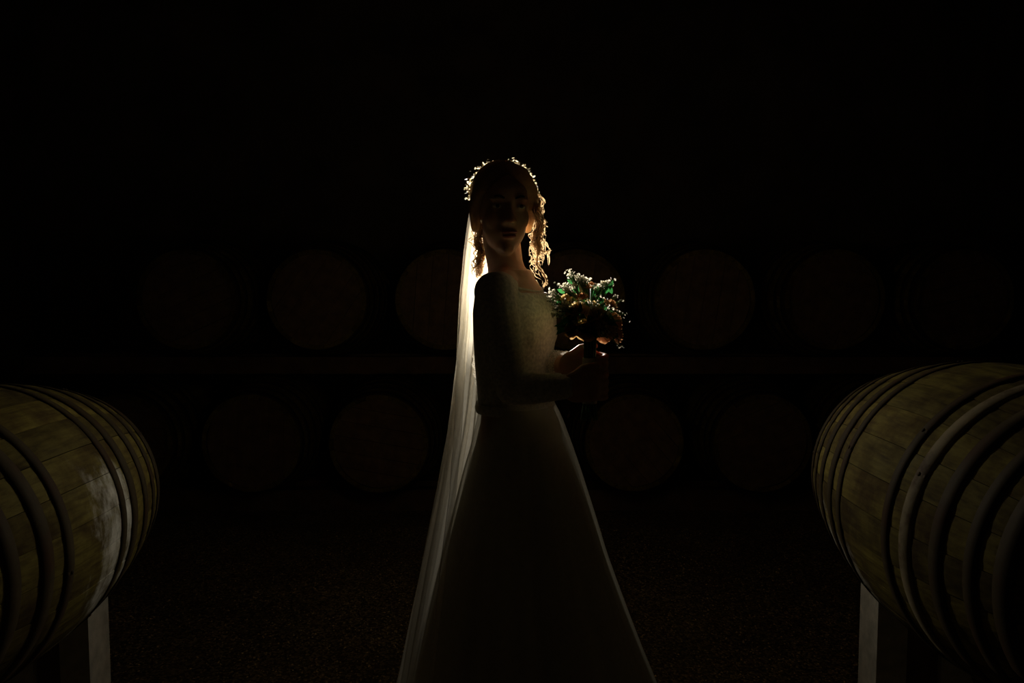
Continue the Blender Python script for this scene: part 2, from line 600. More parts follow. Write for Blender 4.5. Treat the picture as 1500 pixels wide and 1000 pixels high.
BX_L, BY_L, BZ_L = -1.335, 1.385, .80
BX_R, BY_R, BZ_R = 1.165, 1.355, .86
bl = barrel(BX_L, BY_L, BZ_L, .1, 'old oak barrel with a pale mould patch on its flank, veil side of the bride')
br = barrel(BX_R, BY_R, BZ_R, .3, 'old oak barrel with one light metal hoop and dark stained staves, on the bouquet side', light_hoops=(6,))
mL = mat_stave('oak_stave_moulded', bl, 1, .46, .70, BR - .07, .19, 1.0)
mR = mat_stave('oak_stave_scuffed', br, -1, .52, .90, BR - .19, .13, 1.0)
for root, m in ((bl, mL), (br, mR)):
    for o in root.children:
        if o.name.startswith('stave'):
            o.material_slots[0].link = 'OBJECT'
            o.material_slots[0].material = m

def stand(Xax, Y0, Zax, inner, label):
    """limewashed saddle supports under one barrel: posts and a curved saddle at each end"""
    root = empty('barrel_stand', (Xax, Y0 + BL / 2, 0))
    tag(root, label, 'stand')
    yc = Y0 + BL / 2
    for ya, yb in ((Y0 + .05, Y0 + .17), (Y0 + BL - .125, Y0 + BL - .01)):
        tm = (ya + yb) / 2 - Y0
        r = max(prof(ya - Y0), prof(yb - Y0)) + .006
        for s in (-1, 1):
            xi = inner if s * inner > 0 else -inner
            x0, x1 = sorted((xi, xi - s * .085))
            bm = bmesh.new()
            n = 6
            bot, top = [], []
            for y in (ya - yc, yb - yc):
                rb, rt = [], []
                for i in range(n + 1):
                    x = x0 + (x1 - x0) * i / n
                    rb.append(bm.verts.new((x + random.uniform(-.001, .001), y, 0)))
                    rt.append(bm.verts.new((x, y, Zax - math.sqrt(r * r - x * x))))
                bot.append(rb); top.append(rt)
            for i in range(n):
                bm.faces.new((bot[0][i], bot[0][i + 1], top[0][i + 1], top[0][i]))
                bm.faces.new((bot[1][i + 1], bot[1][i], top[1][i], top[1][i + 1]))
                bm.faces.new((top[0][i], top[0][i + 1], top[1][i + 1], top[1][i]))
                bm.faces.new((bot[0][i + 1], bot[0][i], bot[1][i], bot[1][i + 1]))
            bm.faces.new((bot[0][0], top[0][0], top[1][0], bot[1][0]))
            bm.faces.new((bot[0][n], bot[1][n], top[1][n], top[0][n]))
            bmesh.ops.recalc_face_normals(bm, faces=bm.faces)
            build('post', bm, M['limewash'], root, smooth=False)
        bm = bmesh.new()
        w = abs(inner) - .088
        add_box(bm, (-w, ya - yc + .02, .04), (w, yb - yc - .02, Zax - r - .004))
        build('crossbeam', bm, M['timber'], root, smooth=False)
    return root
stand(BX_L, BY_L, BZ_L, .125, 'limewashed barrel stand under the mould-patched barrel')
stand(BX_R, BY_R, BZ_R, -.135, 'limewashed barrel stand under the barrel on the bouquet side')

# the stacked rows at the back of the cellar
BACK_Y = 4.55
LOW_Z, UP_Z = .485, 1.315
def beam(y, z0, z1, label, group):
    bm = bmesh.new(); add_box(bm, (-3.0, -.04, 0), (3.0, .04, z1 - z0))
    o = build('timber_beam', bm, M['timber'], smooth=False, loc=(0, y, z0))
    return tag(o, label, 'beam', group)
REST = BR + .0014                                        # the bilge rests on the timbers, just proud of staves and hoops
for y in (BACK_Y + .36, BACK_Y + .59):
    beam(y, 0, LOW_Z - REST, 'long timber skid on the gravel carrying the bottom row of barrels', 'timber skids under the back row')
    beam(y, LOW_Z + REST + .0125, UP_Z - REST, 'long timber rail laid between the two rows of stacked barrels', 'timber rails between the back rows')
for k in range(-4, 4):
    X = .71 + .74 * k
    if abs(X) < 3.0:
        barrel(X, BACK_Y + random.uniform(-.02, .02), LOW_Z, random.uniform(0, 6), 'barrel lying in the bottom row of the stack along the back', 'bottom row of stacked barrels')
    X = 1.10 + .74 * k
    if abs(X) < 2.8:
        barrel(X, BACK_Y + random.uniform(-.02, .02), UP_Z, random.uniform(0, 6), 'barrel lying in the top row of the stack along the back', 'top row of stacked barrels')

YB = 2.10                                                # depth at which the bride stands
# gravel: loose small stones over the packed floor
def gravel():
    bm_v, bm_f = [], []
    rnd = random.Random(3)
    for i in range(16000):
        y = 1.5 + 3.0 * rnd.random() ** 1.2
        x = rnd.uniform(-1.0, 1.0) * min(2.6, .35 + .62 * y)
        if (x * x + (y - YB) ** 2) < .46 ** 2 or (abs(x) > .95 and y < 2.36): continue
        r = rnd.uniform(.0022, .0060)
        a = rnd.uniform(0, 6.28)
        b = len(bm_v)
        ca, sa = math.cos(a), math.sin(a)
        e = rnd.uniform(.6, 1.0)
        for dx, dy, dz in ((1, 0, 0), (0, e, 0), (-1, 0, 0), (0, -e, 0)):
            bm_v.append((x + (dx * ca - dy * sa) * r, y + (dx * sa + dy * ca) * r, r * .25))
        bm_v.append((x + rnd.uniform(-.4, .4) * r, y + rnd.uniform(-.4, .4) * r, r * .95))
        for k in range(4):
            bm_f.append((b + k, b + (k + 1) % 4, b + 4))
    me = bpy.data.meshes.new('loose_gravel'); me.from_pydata(bm_v, [], bm_f); me.materials.append(M['pebble'])
    o = bpy.data.objects.new('loose_gravel', me); link(o)
    tag(o, 'fine loose brown gravel spread over the cellar floor', 'gravel', kind='stuff')
gravel()

# ------------------------------------------------------------------ the bride
YB = 2.10
BASE = Vector((0.0, YB, 0.0))
yaw = math.radians(70)
FW = Vector((math.sin(yaw), -math.cos(yaw), 0))         # where her chest points
LF = Vector((math.cos(yaw), math.sin(yaw), 0))          # her left
UP = Vector((0, 0, 1))
hy = math.radians(12)                                    # the face: towards the camera, a little to its right
HF = Vector((math.sin(hy), -math.cos(hy), -.03)).normalized()
HL = Vector((math.cos(hy), math.sin(hy), 0))
HU = HL.cross(HF).normalized() * -1
if HU.z < 0: HU = -HU
zt = lambda py: P(750, py, YB).z

HC = P(737, 306, YB)                                     # centre of the skull
def H(l, f, u):                                          # head frame, metres: left, forward, up
    return HC + HL * l + HF * f + HU * u
HAX = (HL, HF, HU)
TC = P(753, 500, YB); TC = Vector((TC.x, YB, 0))
def T(l, f, z):                                          # torso frame
    return TC + LF * l + FW * f + UP * z
TAX = (LF, FW, UP)

def add_loft(bm, rings, cap=True):
    vs = [[bm.verts.new(p) for p in r] for r in rings]
    n = len(vs[0])
    for a, b in zip(vs, vs[1:]):
        for k in range(n):
            bm.faces.new((a[k], a[(k + 1) % n], b[(k + 1) % n], b[k]))
    if cap:
        bm.faces.new(list(reversed(vs[0]))); bm.faces.new(vs[-1])

TORSO = [  # z, half width, half depth, forward shift
    (.78, .125, .088, .0), (.86, .134, .094, .0), (.93, .134, .092, .0), (1.00, .128, .086, .0), (1.07, .120, .080, .0),
    (1.13, .122, .082, -.002), (1.20, .132, .089, .0), (1.27, .142, .096, .004), (1.33, .150, .095, .004), (1.38, .140, .078, -.006),
    (1.415, .100, .060, -.010), (1.44, .060, .050, -.006)]
def torso_rings(grow=0.0, z0=0, z1=9, n=28):
    R = []
    for z, a, b, f in TORSO:
        if z0 <= z <= z1:
            R.append([T((a + grow) * math.cos(2 * PI * k / n), f + (b + grow) * math.sin(2 * PI * k / n), z) for k in range(n)])
    return R

# arms: joints placed where the photograph shows them
SR = P(724, 428, 1.955); ER = P(750, 570, 1.915); WR = P(838, 566, 1.865)
SL = P(768, 430, 2.235); EL = P(783, 522, 2.245); WL = P(828, 535, 2.035)
HANDLE = P(864, 545, 1.905)                              # where the stems are gripped
def hand(bm, wrist, handle, side, zc):
    """grip round the vertical bunch of stems; side -1: palm on the camera's side, +1: beyond the stems"""
    hx, hyy = handle.x, handle.y
    off = side * .040
    pc = Vector((hx - .020, hyy + off, zc))
    d = (pc - wrist).normalized()
    add_capsule(bm, [wrist, wrist.lerp(pc, .55)], [.024, .024])
    add_ellipsoid(bm, pc + Vector((-.012, side * .002, 0)), WORLD_AX, (.043, .0155, .039), 18, 12)
    add_ellipsoid(bm, pc + Vector((.018, side * .003, 0)), WORLD_AX, (.024, .0125, .037), 18, 12)   # knuckles
    for i, (L, r) in enumerate(((.92, .0082), (1.0, .0086), (.96, .0082), (.80, .0072))):
        z = zc + .028 - .0185 * i
        R0 = .0285
        pts = [Vector((hx + .008, hyy + off, z))]
        for a in (38, 80, 122):
            aa = math.radians(a * (.8 + .2 * L))
            rr = R0 + .012 * (1 - a / 140)
            pts.append(Vector((hx + rr * math.sin(aa) + .006, hyy + side * rr * math.cos(aa), z - .002 * a / 60)))
        aa = math.radians(165 * L)
        pts.append(Vector((hx + R0 * math.sin(aa), hyy + side * R0 * math.cos(aa), z - .004)))
        add_capsule(bm, pts, [r * 1.06, r * 1.05, r, r * .94, r * .82], 10)
    # thumb leaves the side of the palm and lies along the top of the grip
    th = [Vector((hx - .040, hyy + off * .95, zc + .024)), Vector((hx - .020, hyy + off * .86, zc + .042)), Vector((hx - .002, hyy + off * .80, zc + .048)), Vector((hx + .016, hyy + off * .76, zc + .049))]
    add_capsule(bm, th, [.0130, .0115, .0098, .0082], 10)

bm = bmesh.new()
# head
add_ellipsoid(bm, H(0, -.012, .022), HAX, (.071, .090, .092))
add_ellipsoid(bm, H(0, .018, -.035), HAX, (.058, .066, .078))
add_ellipsoid(bm, H(0, .036, -.088), HAX, (.032, .040, .030))        # jaw
add_ellipsoid(bm, H(0, .064, -.103), HAX, (.017, .016, .015))        # chin
add_ellipsoid(bm, H(0, .064, .034), HAX, (.052, .022, .036))         # forehead
for s in (-1, 1):
    add_ellipsoid(bm, H(s * .032, .050, -.026), HAX, (.026, .026, .032))   # cheek
    add_ellipsoid(bm, H(s * .030, .074, .020), HAX, (.022, .011, .008))    # brow ridge
    add_ellipsoid(bm, H(s * .031, .070, .002), HAX, (.0150, .0125, .0100)) # eyelids
    add_ellipsoid(bm, H(s * .074, -.010, -.012), (HL, HF, HU), (.008, .018, .030))  # ear
    add_ellipsoid(bm, H(s * .011, .087, -.036), HAX, (.0085, .010, .0075))  # nostril
add_capsule(bm, [H(0, .076, .010), H(0, .090, -.014), H(0, .100, -.032)], [.0075, .0085, .0105], 12)   # nose
add_ellipsoid(bm, H(0, .079, -.062), HAX, (.022, .012, .0062))
add_ellipsoid(bm, H(0, .078, -.073), HAX, (.019, .012, .0068))
# neck, torso
NB = T(0, -.012, 1.40)
add_capsule(bm, [H(0, -.028, -.070), H(0, -.020, -.105).lerp(NB, .45), NB], [.050, .048, .056], 18)
add_loft(bm, torso_rings())
add_capsule(bm, [T(-.02, -.01, 1.405), SR + Vector((0, 0, .0))], [.045, .043]); add_capsule(bm, [T(.02, -.01, 1.405), SL], [.045, .043])
for s in (-1, 1):
    add_ellipsoid(bm, T(s * .062, .050, 1.272), TAX, (.048, .042, .048))
# arms and hands
add_capsule(bm, [SR, SR.lerp(ER, .45), ER], [.043, .038, .031])
add_capsule(bm, [ER, ER.lerp(WR, .35), WR], [.031, .032, .0225])
add_capsule(bm, [SL, SL.lerp(EL, .45), EL], [.042, .036, .030])
add_capsule(bm, [EL, EL.lerp(WL, .35), WL], [.030, .031, .0225])
hand(bm, WR, HANDLE, -1, HANDLE.z - .030)
hand(bm, WL, HANDLE, 1, HANDLE.z + .012)
# legs and feet
for s in (-1, 1):
    hip, knee, ank = T(s * .065, .0, .86), T(s * .065, .02, .47), T(s * .075, -.015, .09)
    add_capsule(bm, [hip, hip.lerp(knee, .4), knee], [.070, .068, .050])
    add_capsule(bm, [knee, knee.lerp(ank, .35), ank], [.052, .054, .034])
    add_capsule(bm, [ank + Vector((0, 0, -.03)), T(s * .08, .06, .035), T(s * .085, .13, .022)], [.032, .032, .022])
body = remeshed('person', bm, M['skin'], None, .0038, 8, BASE)
tag(body, 'bride in white gown and sheer veil, standing sideways and holding a bouquet', 'person')

def child(name, bm, mat, parent=body, smooth=True):
    bmesh.ops.translate(bm, verts=bm.verts, vec=-BASE if parent is body else Vector((0, 0, 0)))
    return build(name, bm, mat, parent, smooth)

# face details
for s in (-1, 1):
    bm = bmesh.new(); add_ellipsoid(bm, H(s * .031, .0725, .002), HAX, (.0125, .0125, .0062), 16, 10)
    e = child('eye', bm, M['eye'])
    bm = bmesh.new(); add_ellipsoid(bm, H(s * .031, .0830, .002), HAX, (.0052, .0030, .0052), 14, 8)
    bmesh.ops.translate(bm, verts=bm.verts, vec=-BASE)
    build('iris', bm, M['iris'], e)
    bm = bmesh.new()
    add_tube(bm, smooth_path([H(s * .014, .086, .021), H(s * .030, .085, .027), H(s * .048, .070, .022)], 8), [.0022, .003, .0032, .0032, .003, .0028, .0024, .0018, .001], 6)
    child('eyebrow', bm, M['brow'])
bm = bmesh.new()
add_ellipsoid(bm, H(0, .0835, -.0625), HAX, (.0205, .0095, .0050), 18, 10)
add_ellipsoid(bm, H(0, .0825, -.0728), HAX, (.0180, .0100, .0058), 18, 10)
child('lips', bm, M['lips'])

# hair: pinned-up mass
bm = bmesh.new()
add_ellipsoid(bm, H(0, -.034, .040), HAX, (.081, .086, .090), 28, 18)
add_ellipsoid(bm, H(0, -.070, .000), HAX, (.066, .062, .075))
add_ellipsoid(bm, H(0, -.115, -.010), HAX, (.050, .040, .048))
for s in (-1, 1):
    add_capsule(bm, [H(s * .006, .034, .096), H(s * .036, .044, .082), H(s * .064, .030, .048), H(s * .078, .008, .005), H(s * .070, -.020, -.050)], [.024, .024, .021, .016, .012], 12)
hair = remeshed('hair', bm, M['hair'], body, .0045, 4)
hair.data.transform(Matrix.Translation(-BASE))

def wavy(p0, p1, amp, waves, n=26, drift=Vector((0, 0, 0)), axis=None):
    p0, p1 = Vector(p0), Vector(p1)
    t = (p1 - p0)
    u, v = frame_for(t)
    ph = random.uniform(0, 6.28)
    out = []
    for i in range(n + 1):
        s = i / n
        a = ph + 2 * PI * waves * s
        k = amp * min(1, 3 * s + .1)
        out.append(p0 + t * s + drift * (4 * s * (1 - s)) + (u * math.cos(a) + v * math.sin(a)) * k)
    return out

# fine strands lying over the pinned hair
bm = bmesh.new()
for i in range(260):
    a = random.uniform(-1.35, 1.35)
    pts = []
    for j in range(11):
        s = j / 10
        th = .25 + 2.2 * s
        l = .0835 * math.sin(a) * math.sin(min(PI, th + .45)) * (1 - .15 * s)
        f = .052 * math.cos(th * 1.15) - .034 - .035 * s
        u = .040 + .092 * math.sin(th) * math.cos(a * .9) - .03 * s
        q = H(l, f, u)
        c = H(0, -.034, .040)
        pts.append(c + (q - c) * random.uniform(1.0, 1.05) + Vector((random.uniform(-1, 1), random.uniform(-1, 1), random.uniform(-1, 1))) * .0025)
    add_ribbon(bm, pts, random.uniform(.0010, .0022))
tag(child('hair_strands', bm, M['hair']), kind='stuff')

# loose curls on the bouquet side: a thick wavy lock, thin ringlets and flyaway hairs
bm = bmesh.new()
def Q(px, py, d=0.0): return P(px, py, YB + d)
lockA = [Q(777, 280), Q(785, 294, .01), Q(784, 310), Q(791, 328, .01), Q(786, 344), Q(787, 357), Q(790, 370)]
for i in range(120):
    j = [p + Vector((random.gauss(0, .0085), random.gauss(0, .012), random.gauss(0, .005))) for p in lockA]
    add_ribbon(bm, smooth_path(j, 22), random.uniform(.0018, .0038), tw=random.uniform(-2, 2))
lockB = [Q(788, 356), Q(789, 368), Q(786, 379), Q(787, 389), Q(793, 397), Q(799, 405), Q(801, 413), Q(796, 420)]
for i in range(15):
    j = [p + Vector((random.gauss(0, .0022), random.gauss(0, .004), random.gauss(0, .0022))) for p in lockB]
    add_ribbon(bm, smooth_path(j, 30), random.uniform(.0018, .0032), tw=random.uniform(-2, 2))
lockC = [Q(788, 362), Q(793, 367), Q(799, 369), Q(806, 367)]
for i in range(8):
    j = [p + Vector((random.gauss(0, .0016), random.gauss(0, .003), random.gauss(0, .0018))) for p in lockC]
    add_ribbon(bm, smooth_path(j, 14), random.uniform(.0015, .0028))
child('loose_lock', bm, M['hair'])
bm = bmesh.new()
for i in range(30):
    y0 = random.uniform(262, 350)
    x0 = 770 + (y0 - 250) * .2 + random.uniform(-2, 4)
    ln = random.uniform(10, 30)
    add_ribbon(bm, wavy(Q(x0, y0), Q(x0 + random.uniform(2, 14), y0 + ln), random.uniform(.003, .009), random.uniform(.6, 1.6)), random.uniform(.0013, .0020))
for i in range(26):
    y0 = random.uniform(345, 385)
    x0 = random.uniform(776, 792)
    add_ribbon(bm, wavy(Q(x0, y0), Q(x0 + random.uniform(-8, 16), y0 + random.uniform(12, 34)), random.uniform(.003, .008), random.uniform(.6, 1.5)), random.uniform(.0012, .0018))
for a, b in (((805, 367), (803, 388)), ((803, 368), (801, 380)), ((797, 352), (806, 366)), ((794, 330), (803, 331)), ((795, 345), (799, 338))):
    for k in range(2):
        add_ribbon(bm, wavy(Q(a[0] + k, a[1]), Q(*b), .0025, .6), .0017)
for i in range(14):   # the other temple, over the veil
    y0 = random.uniform(275, 345)
    add_ribbon(bm, wavy(Q(696, y0), Q(696 + random.uniform(-8, 4), y0 + random.uniform(8, 26)), random.uniform(.002, .006), random.uniform(.5, 1.2)), random.uniform(.0008, .0012))
tag(child('flyaway_hairs', bm, M['hair']), kind='stuff')
bm = bmesh.new()
for p in ([Q(703, 325, .04), Q(700, 340, .04), Q(697, 352, .04), Q(699, 362, .04), Q(702, 372, .04), Q(698, 383, .04), Q(697, 394, .04), Q(699, 406, .04)],):
    for i in range(110):
        j = [q + Vector((random.gauss(.007, .009), random.gauss(0, .006), random.gauss(0, .004))) for q in p]
        add_ribbon(bm, smooth_path(j, 26), random.uniform(.0015, .003), tw=random.uniform(-2, 2))
child('loose_lock', bm, M['hair'])

# hair vine: gold wire, leaflets and beads over the crown
arc = smooth_path([Q(688, 290, .03), Q(688, 270, .04), Q(699, 253, .05), Q(716, 243, .05), Q(736, 242, .0), Q(754, 242, .05), Q(769, 252, .05), Q(779, 267, .04), Q(785, 284, .03)], 90)
bm = bmesh.new()
for ph in (0, 3.1):
    pts = []
    for i, p in enumerate(arc):
        a = ph + i * .55
        pts.append(p + Vector((math.cos(a) * .0035, math.sin(a * .7) * .004, math.sin(a) * .0035)))
    add_tube(bm, pts, .0006, 4)
for i in range(0, 90, 3):
    p = arc[i]
    c = (p - Q(737, 300)).normalized()
    e = p + c * random.uniform(.006, .016) + Vector((random.gauss(0, .006), random.gauss(0, .006), random.gauss(0, .004)))
    add_ribbon(bm, smooth_path([p, p.lerp(e, .5) + Vector((random.gauss(0, .003), 0, random.gauss(0, .003))), e], 8), .0011)
vine = child('hair_vine', bm, M['gold'])
def leaflet(bm, p, d, nrm, L, W):
    d = d.normalized(); s = d.cross(nrm)
    s = s.normalized() if s.length > 1e-5 else frame_for(d)[0]
    nn = s.cross(d)
    a = bm.verts.new(p); m = bm.verts.new(p + d * L * .5 + nn * W * .15); e = bm.verts.new(p + d * L)
    l1 = bm.verts.new(p + d * L * .28 + s * W * .42); l2 = bm.verts.new(p + d * L * .62 + s * W * .40)
    r1 = bm.verts.new(p + d * L * .28 - s * W * .42); r2 = bm.verts.new(p + d * L * .62 - s * W * .40)
    for f in ((a, l1, m), (l1, l2, m), (l2, e, m), (a, m, r1), (r1, m, r2), (r2, m, e)):
        bm.faces.new(f)
bm = bmesh.new()
for i in range(130):
    p = arc[random.randrange(91)]
    c = (p - Q(737, 300)).normalized()
    d = c * random.uniform(-.2, 1) + Vector((random.gauss(0, .8), random.gauss(0, .6), random.gauss(0, .5)))
    leaflet(bm, p + Vector((random.gauss(0, .007), random.gauss(0, .006), random.gauss(0, .007))), d, Vector((random.gauss(0, 1), random.gauss(0, 1), random.gauss(0, 1))), random.uniform(.007, .013), random.uniform(.003, .005))
bmesh.ops.translate(bm, verts=bm.verts, vec=-BASE)
build('leaflets', bm, M['vine_leaf'], vine)
bm = bmesh.new()
for i in range(46):
    p = arc[random.randrange(91)]
    c = (p - Q(737, 300)).normalized()
    r = random.uniform(.0015, .0026)
    add_ellipsoid(bm, p + c * random.uniform(0, .010) + Vector((random.gauss(0, .005), random.gauss(0, .006), random.gauss(0, .004))), WORLD_AX, (r, r, r), 8, 6)
bmesh.ops.translate(bm, verts=bm.verts, vec=-BASE)
build('beads', bm, M['bead'], vine)

# gown: bodice with the near sleeve in one piece
bm = bmesh.new()
add_loft(bm, torso_rings(.008, 1.05, 1.39, 40))
for q in (-1, 1):
    add_ellipsoid(bm, T(q * .062, .050, 1.272), TAX, (.055, .049, .055))
add_capsule(bm, [T(-.05, -.012, 1.388), SR], [.050, .051]); add_capsule(bm, [T(.05, -.012, 1.388), SL.lerp(T(.05, -.012, 1.388), .25)], [.050, .048])
add_capsule(bm, [SR, SR.lerp(ER, .45), ER], [.051, .046, .039])
add_capsule(bm, [ER, ER.lerp(WR, .35), ER.lerp(WR, .93)], [.039, .039, .029])
bodice = remeshed('bodice', bm, M['bodice'], body, .0045, 4)
bodice.data.transform(Matrix.Translation(-BASE))
# lace collar edge along the neck and shoulder
bm = bmesh.new()
ring = [T(.118 * math.cos(2 * PI * k / 40), -.006 + .075 * math.sin(2 * PI * k / 40), 1.412 - .03 * max(0, math.sin(2 * PI * k / 40))) for k in range(41)]
add_tube(bm, ring, .0035, 6, False)
child('neckline_trim', bm, M['bead'])

def sleeve(pts, radii, mat, name):
    bm = bmesh.new()
    path = smooth_path(pts, 30)
    rr = []
    for i in range(31):
        s = i / 30 * (len(radii) - 1); j = min(int(s), len(radii) - 2)
        rr.append((radii[j] + (radii[j + 1] - radii[j]) * (s - j)) * (1 + .03 * math.sin(i * 1.9)))
    add_tube(bm, path, rr, 20, False)
    return child(name, bm, mat)
sleeve([SL + Vector((-.01, -.01, .02)), SL.lerp(EL, .5) + Vector((.018, 0, 0)), EL + Vector((.003, 0, -.004)), EL.lerp(WL, .35), EL.lerp(WL, .56)], [.048, .050, .038, .034, .030], M['sheer'], 'sleeve')
# beaded lace cuff on the far wrist
bm = bmesh.new()
c0 = EL.lerp(WL, .55); c1 = WL + (WL - EL).normalized() * .012
add_tube(bm, [c0.lerp(c1, i / 8) for i in range(9)], [.0290 + .0010 * i + .0008 * (i % 2) for i in range(9)], 24, False)
cuff = child('lace_cuff', bm, M['lace'])
bm = bmesh.new()
u, v = frame_for(c1 - c0)
for i in range(150):
    a = random.uniform(0, 6.28); s = random.random()
    p = c0.lerp(c1, s) + (u * math.cos(a) + v * math.sin(a)) * (.0300 + .008 * s)
    r = random.uniform(.0010, .0018)
    add_ellipsoid(bm, p, WORLD_AX, (r, r, r), 6, 5)
bmesh.ops.translate(bm, verts=bm.verts, vec=-BASE)
build('cuff_beads', bm, M['bead'], cuff)
# scalloped lace edge down the back of the bodice
bm = bmesh.new()
edge = smooth_path([P(699, 506, 2.09), P(696, 526, 2.09), P(699, 548, 2.09), P(703, 570, 2.09), P(709, 588, 2.09)], 24)
rows = []
for i, p in enumerate(edge):
    k = math.sin(PI * i / 24)
    wv = .009 * k + .003 * math.sin(i * 1.7)
    rows.append([bm.verts.new(p + Vector((-wv, 0, 0))), bm.verts.new(p + Vector((.006, -.004, 0))), bm.verts.new(p + Vector((.020, -.012, 0)))])
for a, b in zip(rows, rows[1:]):
    for j in range(2): bm.faces.new((a[j], a[j + 1], b[j + 1], b[j]))
back = child('back_lace', bm, M['lace'])
bm = bmesh.new()
for i in range(60):
    p = edge[random.randrange(25)] + Vector((random.uniform(-.008, .014), .002, random.uniform(-.004, .004)))
    r = random.uniform(.0008, .0016)
    add_ellipsoid(bm, p, WORLD_AX, (r, r, r), 6, 5)
bmesh.ops.translate(bm, verts=bm.verts, vec=-BASE)
build('lace_beads', bm, M['bead'], back)
# nails
for i in range(4):
    bm = bmesh.new()
    z = HANDLE.z - .030 + .028 - .0185 * i
    add_ellipsoid(bm, (HANDLE.x - .004, HANDLE.y + .034, z - .004), WORLD_AX, (.006, .0022, .0048), 10, 6)
    child('fingernail', bm, M['bead'])

# skirt
ZW = 1.088
RIGHT = [(560, 808), (588, 812), (610, 823), (650, 837), (690, 850), (750, 868), (810, 885), (860, 902), (910, 920), (955, 937), (1000, 955), (1090, 985), (1180, 1015)]
LEFT = [(560, 704), (588, 702), (610, 699), (650, 690), (690, 678), (750, 663), (810, 648), (860, 637), (910, 626), (955, 617), (1000, 608), (1090, 590), (1180, 570)]
VEIL_L = [(285, 689), (300, 686), (330, 681), (370, 676), (430, 671), (500, 668), (545, 665), (600, 660), (640, 655), (720, 640), (820, 620), (920, 600), (1000, 585), (1090, 565), (1180, 540)]
def curve(tab, y):
    if y <= tab[0][0]: return tab[0][1]
    for a, b in zip(tab, tab[1:]):
        if y <= b[0]:
            k = (y - a[0]) / (b[0] - a[0]); return a[1] + (b[1] - a[1]) * k
    return tab[-1][1]
def py_of_z(z, Y=YB):
    lo, hi = 0.0, 1400.0
    for _ in range(40):
        m = (lo + hi) / 2
        if P(750, m, Y).z > z: lo = m
        else: hi = m
    return lo
def skirt_rings(grow, n=120, nz=46, fold=1.0, z_top=ZW, z_bot=.006):
    R = []
    for i in range(nz + 1):
        z = z_top + (z_bot - z_top) * i / nz
        y = py_of_z(z)
        xl, xr = P(curve(LEFT, y), y, YB).x - grow, P(curve(RIGHT, y), y, YB).x + grow
        cx, rx = (xl + xr) / 2, (xr - xl) / 2
        ry = max(curve([(560, .145), (600, .150), (640, .178), (680, .200), (740, .215), (900, .225)], y) + grow, rx * .92)
        s = i / nz
        ring = []
        for k in range(n):
            a = 2 * PI * k / n
            w = fold * s * (.018 * math.sin(11 * a + 1.3) + .010 * math.sin(19 * a + .4 + 2 * s) + .006 * math.sin(31 * a))
            ring.append(Vector((cx + (rx + w) * math.cos(a), YB + .005 + (ry + w) * math.sin(a), z)))
        R.append(ring)
    return R
bm = bmesh.new(); add_loft(bm, skirt_rings(-.012), False)
child('skirt', bm, M['satin'])
bm = bmesh.new(); add_loft(bm, skirt_rings(.0, fold=.75), False)
child('overskirt', bm, M['tulle'])
bm = bmesh.new()
add_loft(bm, [[T((.130 + d) * math.cos(2 * PI * k / 40), .004 + (.092 + d) * math.sin(2 * PI * k / 40), z) for k in range(40)] for z, d in ((1.070, .006), (1.080, .010), (1.095, .006))], False)
child('waistband', bm, M['bodice'])

# veil: one gathered sheet wrapped round her back, from the crown to the floor
bm = bmesh.new()
nz, na = 110, 130
grid = []
Z0 = P(750, 283, YB).z
for i in range(nz + 1):
    z = Z0 + (.01 - Z0) * i / nz
    y = py_of_z(z)
    s = i / nz
    xl = P(curve(VEIL_L, y), y, YB).x
    body_x = curve([(285, 735), (380, 738), (450, 745), (560, 752), (800, 756), (1180, 770)], y)
    cx = P(body_x, y, YB).x
    rx = cx - xl
    ry = curve([(285, .115), (330, .13), (400, .145), (500, .165), (600, .20), (800, .34), (1000, .45), (1180, .54)], y)
    cy = YB + curve([(285, .02), (400, .06), (600, .05), (1180, .02)], y)
    near = math.radians(curve([(285, 2), (400, 4), (480, 8), (560, 22), (700, 38), (1180, 55)], y))
    far = math.radians(curve([(285, 80), (400, 65), (700, 70), (1180, 80)], y))
    row = []
    for j in range(na + 1):
        f = -near + (near + far) * j / na
        u = j / na
        w = (.0045 + .011 * min(1, s * 1.6)) * math.sin(u * 46 + 1.1 * math.sin(3 * s)) + (.003 + .010 * s) * math.sin(u * 23 + 2 + 1.5 * s)
        row.append(bm.verts.new((cx - (rx - .010 + w) * math.cos(f), cy + (ry + w) * math.sin(f), z)))
    grid.append(row)
for i in range(nz):
    for j in range(na):
        bm.faces.new((grid[i][j], grid[i][j + 1], grid[i + 1][j + 1], grid[i + 1][j]))
child('veil', bm, M['veil'])

# ------------------------------------------------------------------ the bouquet
BC = P(862, 472, 1.905)
bq = empty('bouquet', (HANDLE.x, HANDLE.y, HANDLE.z - .12))
tag(bq, 'round bridal bouquet of white sprigs, cream and peach roses and green leaves', 'bouquet')
BO = Vector(bq.location)
def bchild(name, bm, mat, parent=None, smooth=True):
    bmesh.ops.translate(bm, verts=bm.verts, vec=-BO)
    return build(name, bm, mat, parent or bq, smooth)
FOOT = HANDLE + Vector((0, 0, -.02))
def in_grip(z, r):
    a = random.uniform(0, 2 * PI); k = r * math.sqrt(random.random())
    return HANDLE + Vector((k * math.cos(a), k * math.sin(a), z))
def stem_to(p):
    """every stem runs down through the bound neck held by the hands"""
    a, b = in_grip(.085, .009), in_grip(.035, .008)
    return smooth_path([p, p.lerp(a, .6), a], 6) + [b, in_grip(-.03, .008), in_grip(-.075, .009), in_grip(-.11, .012)]

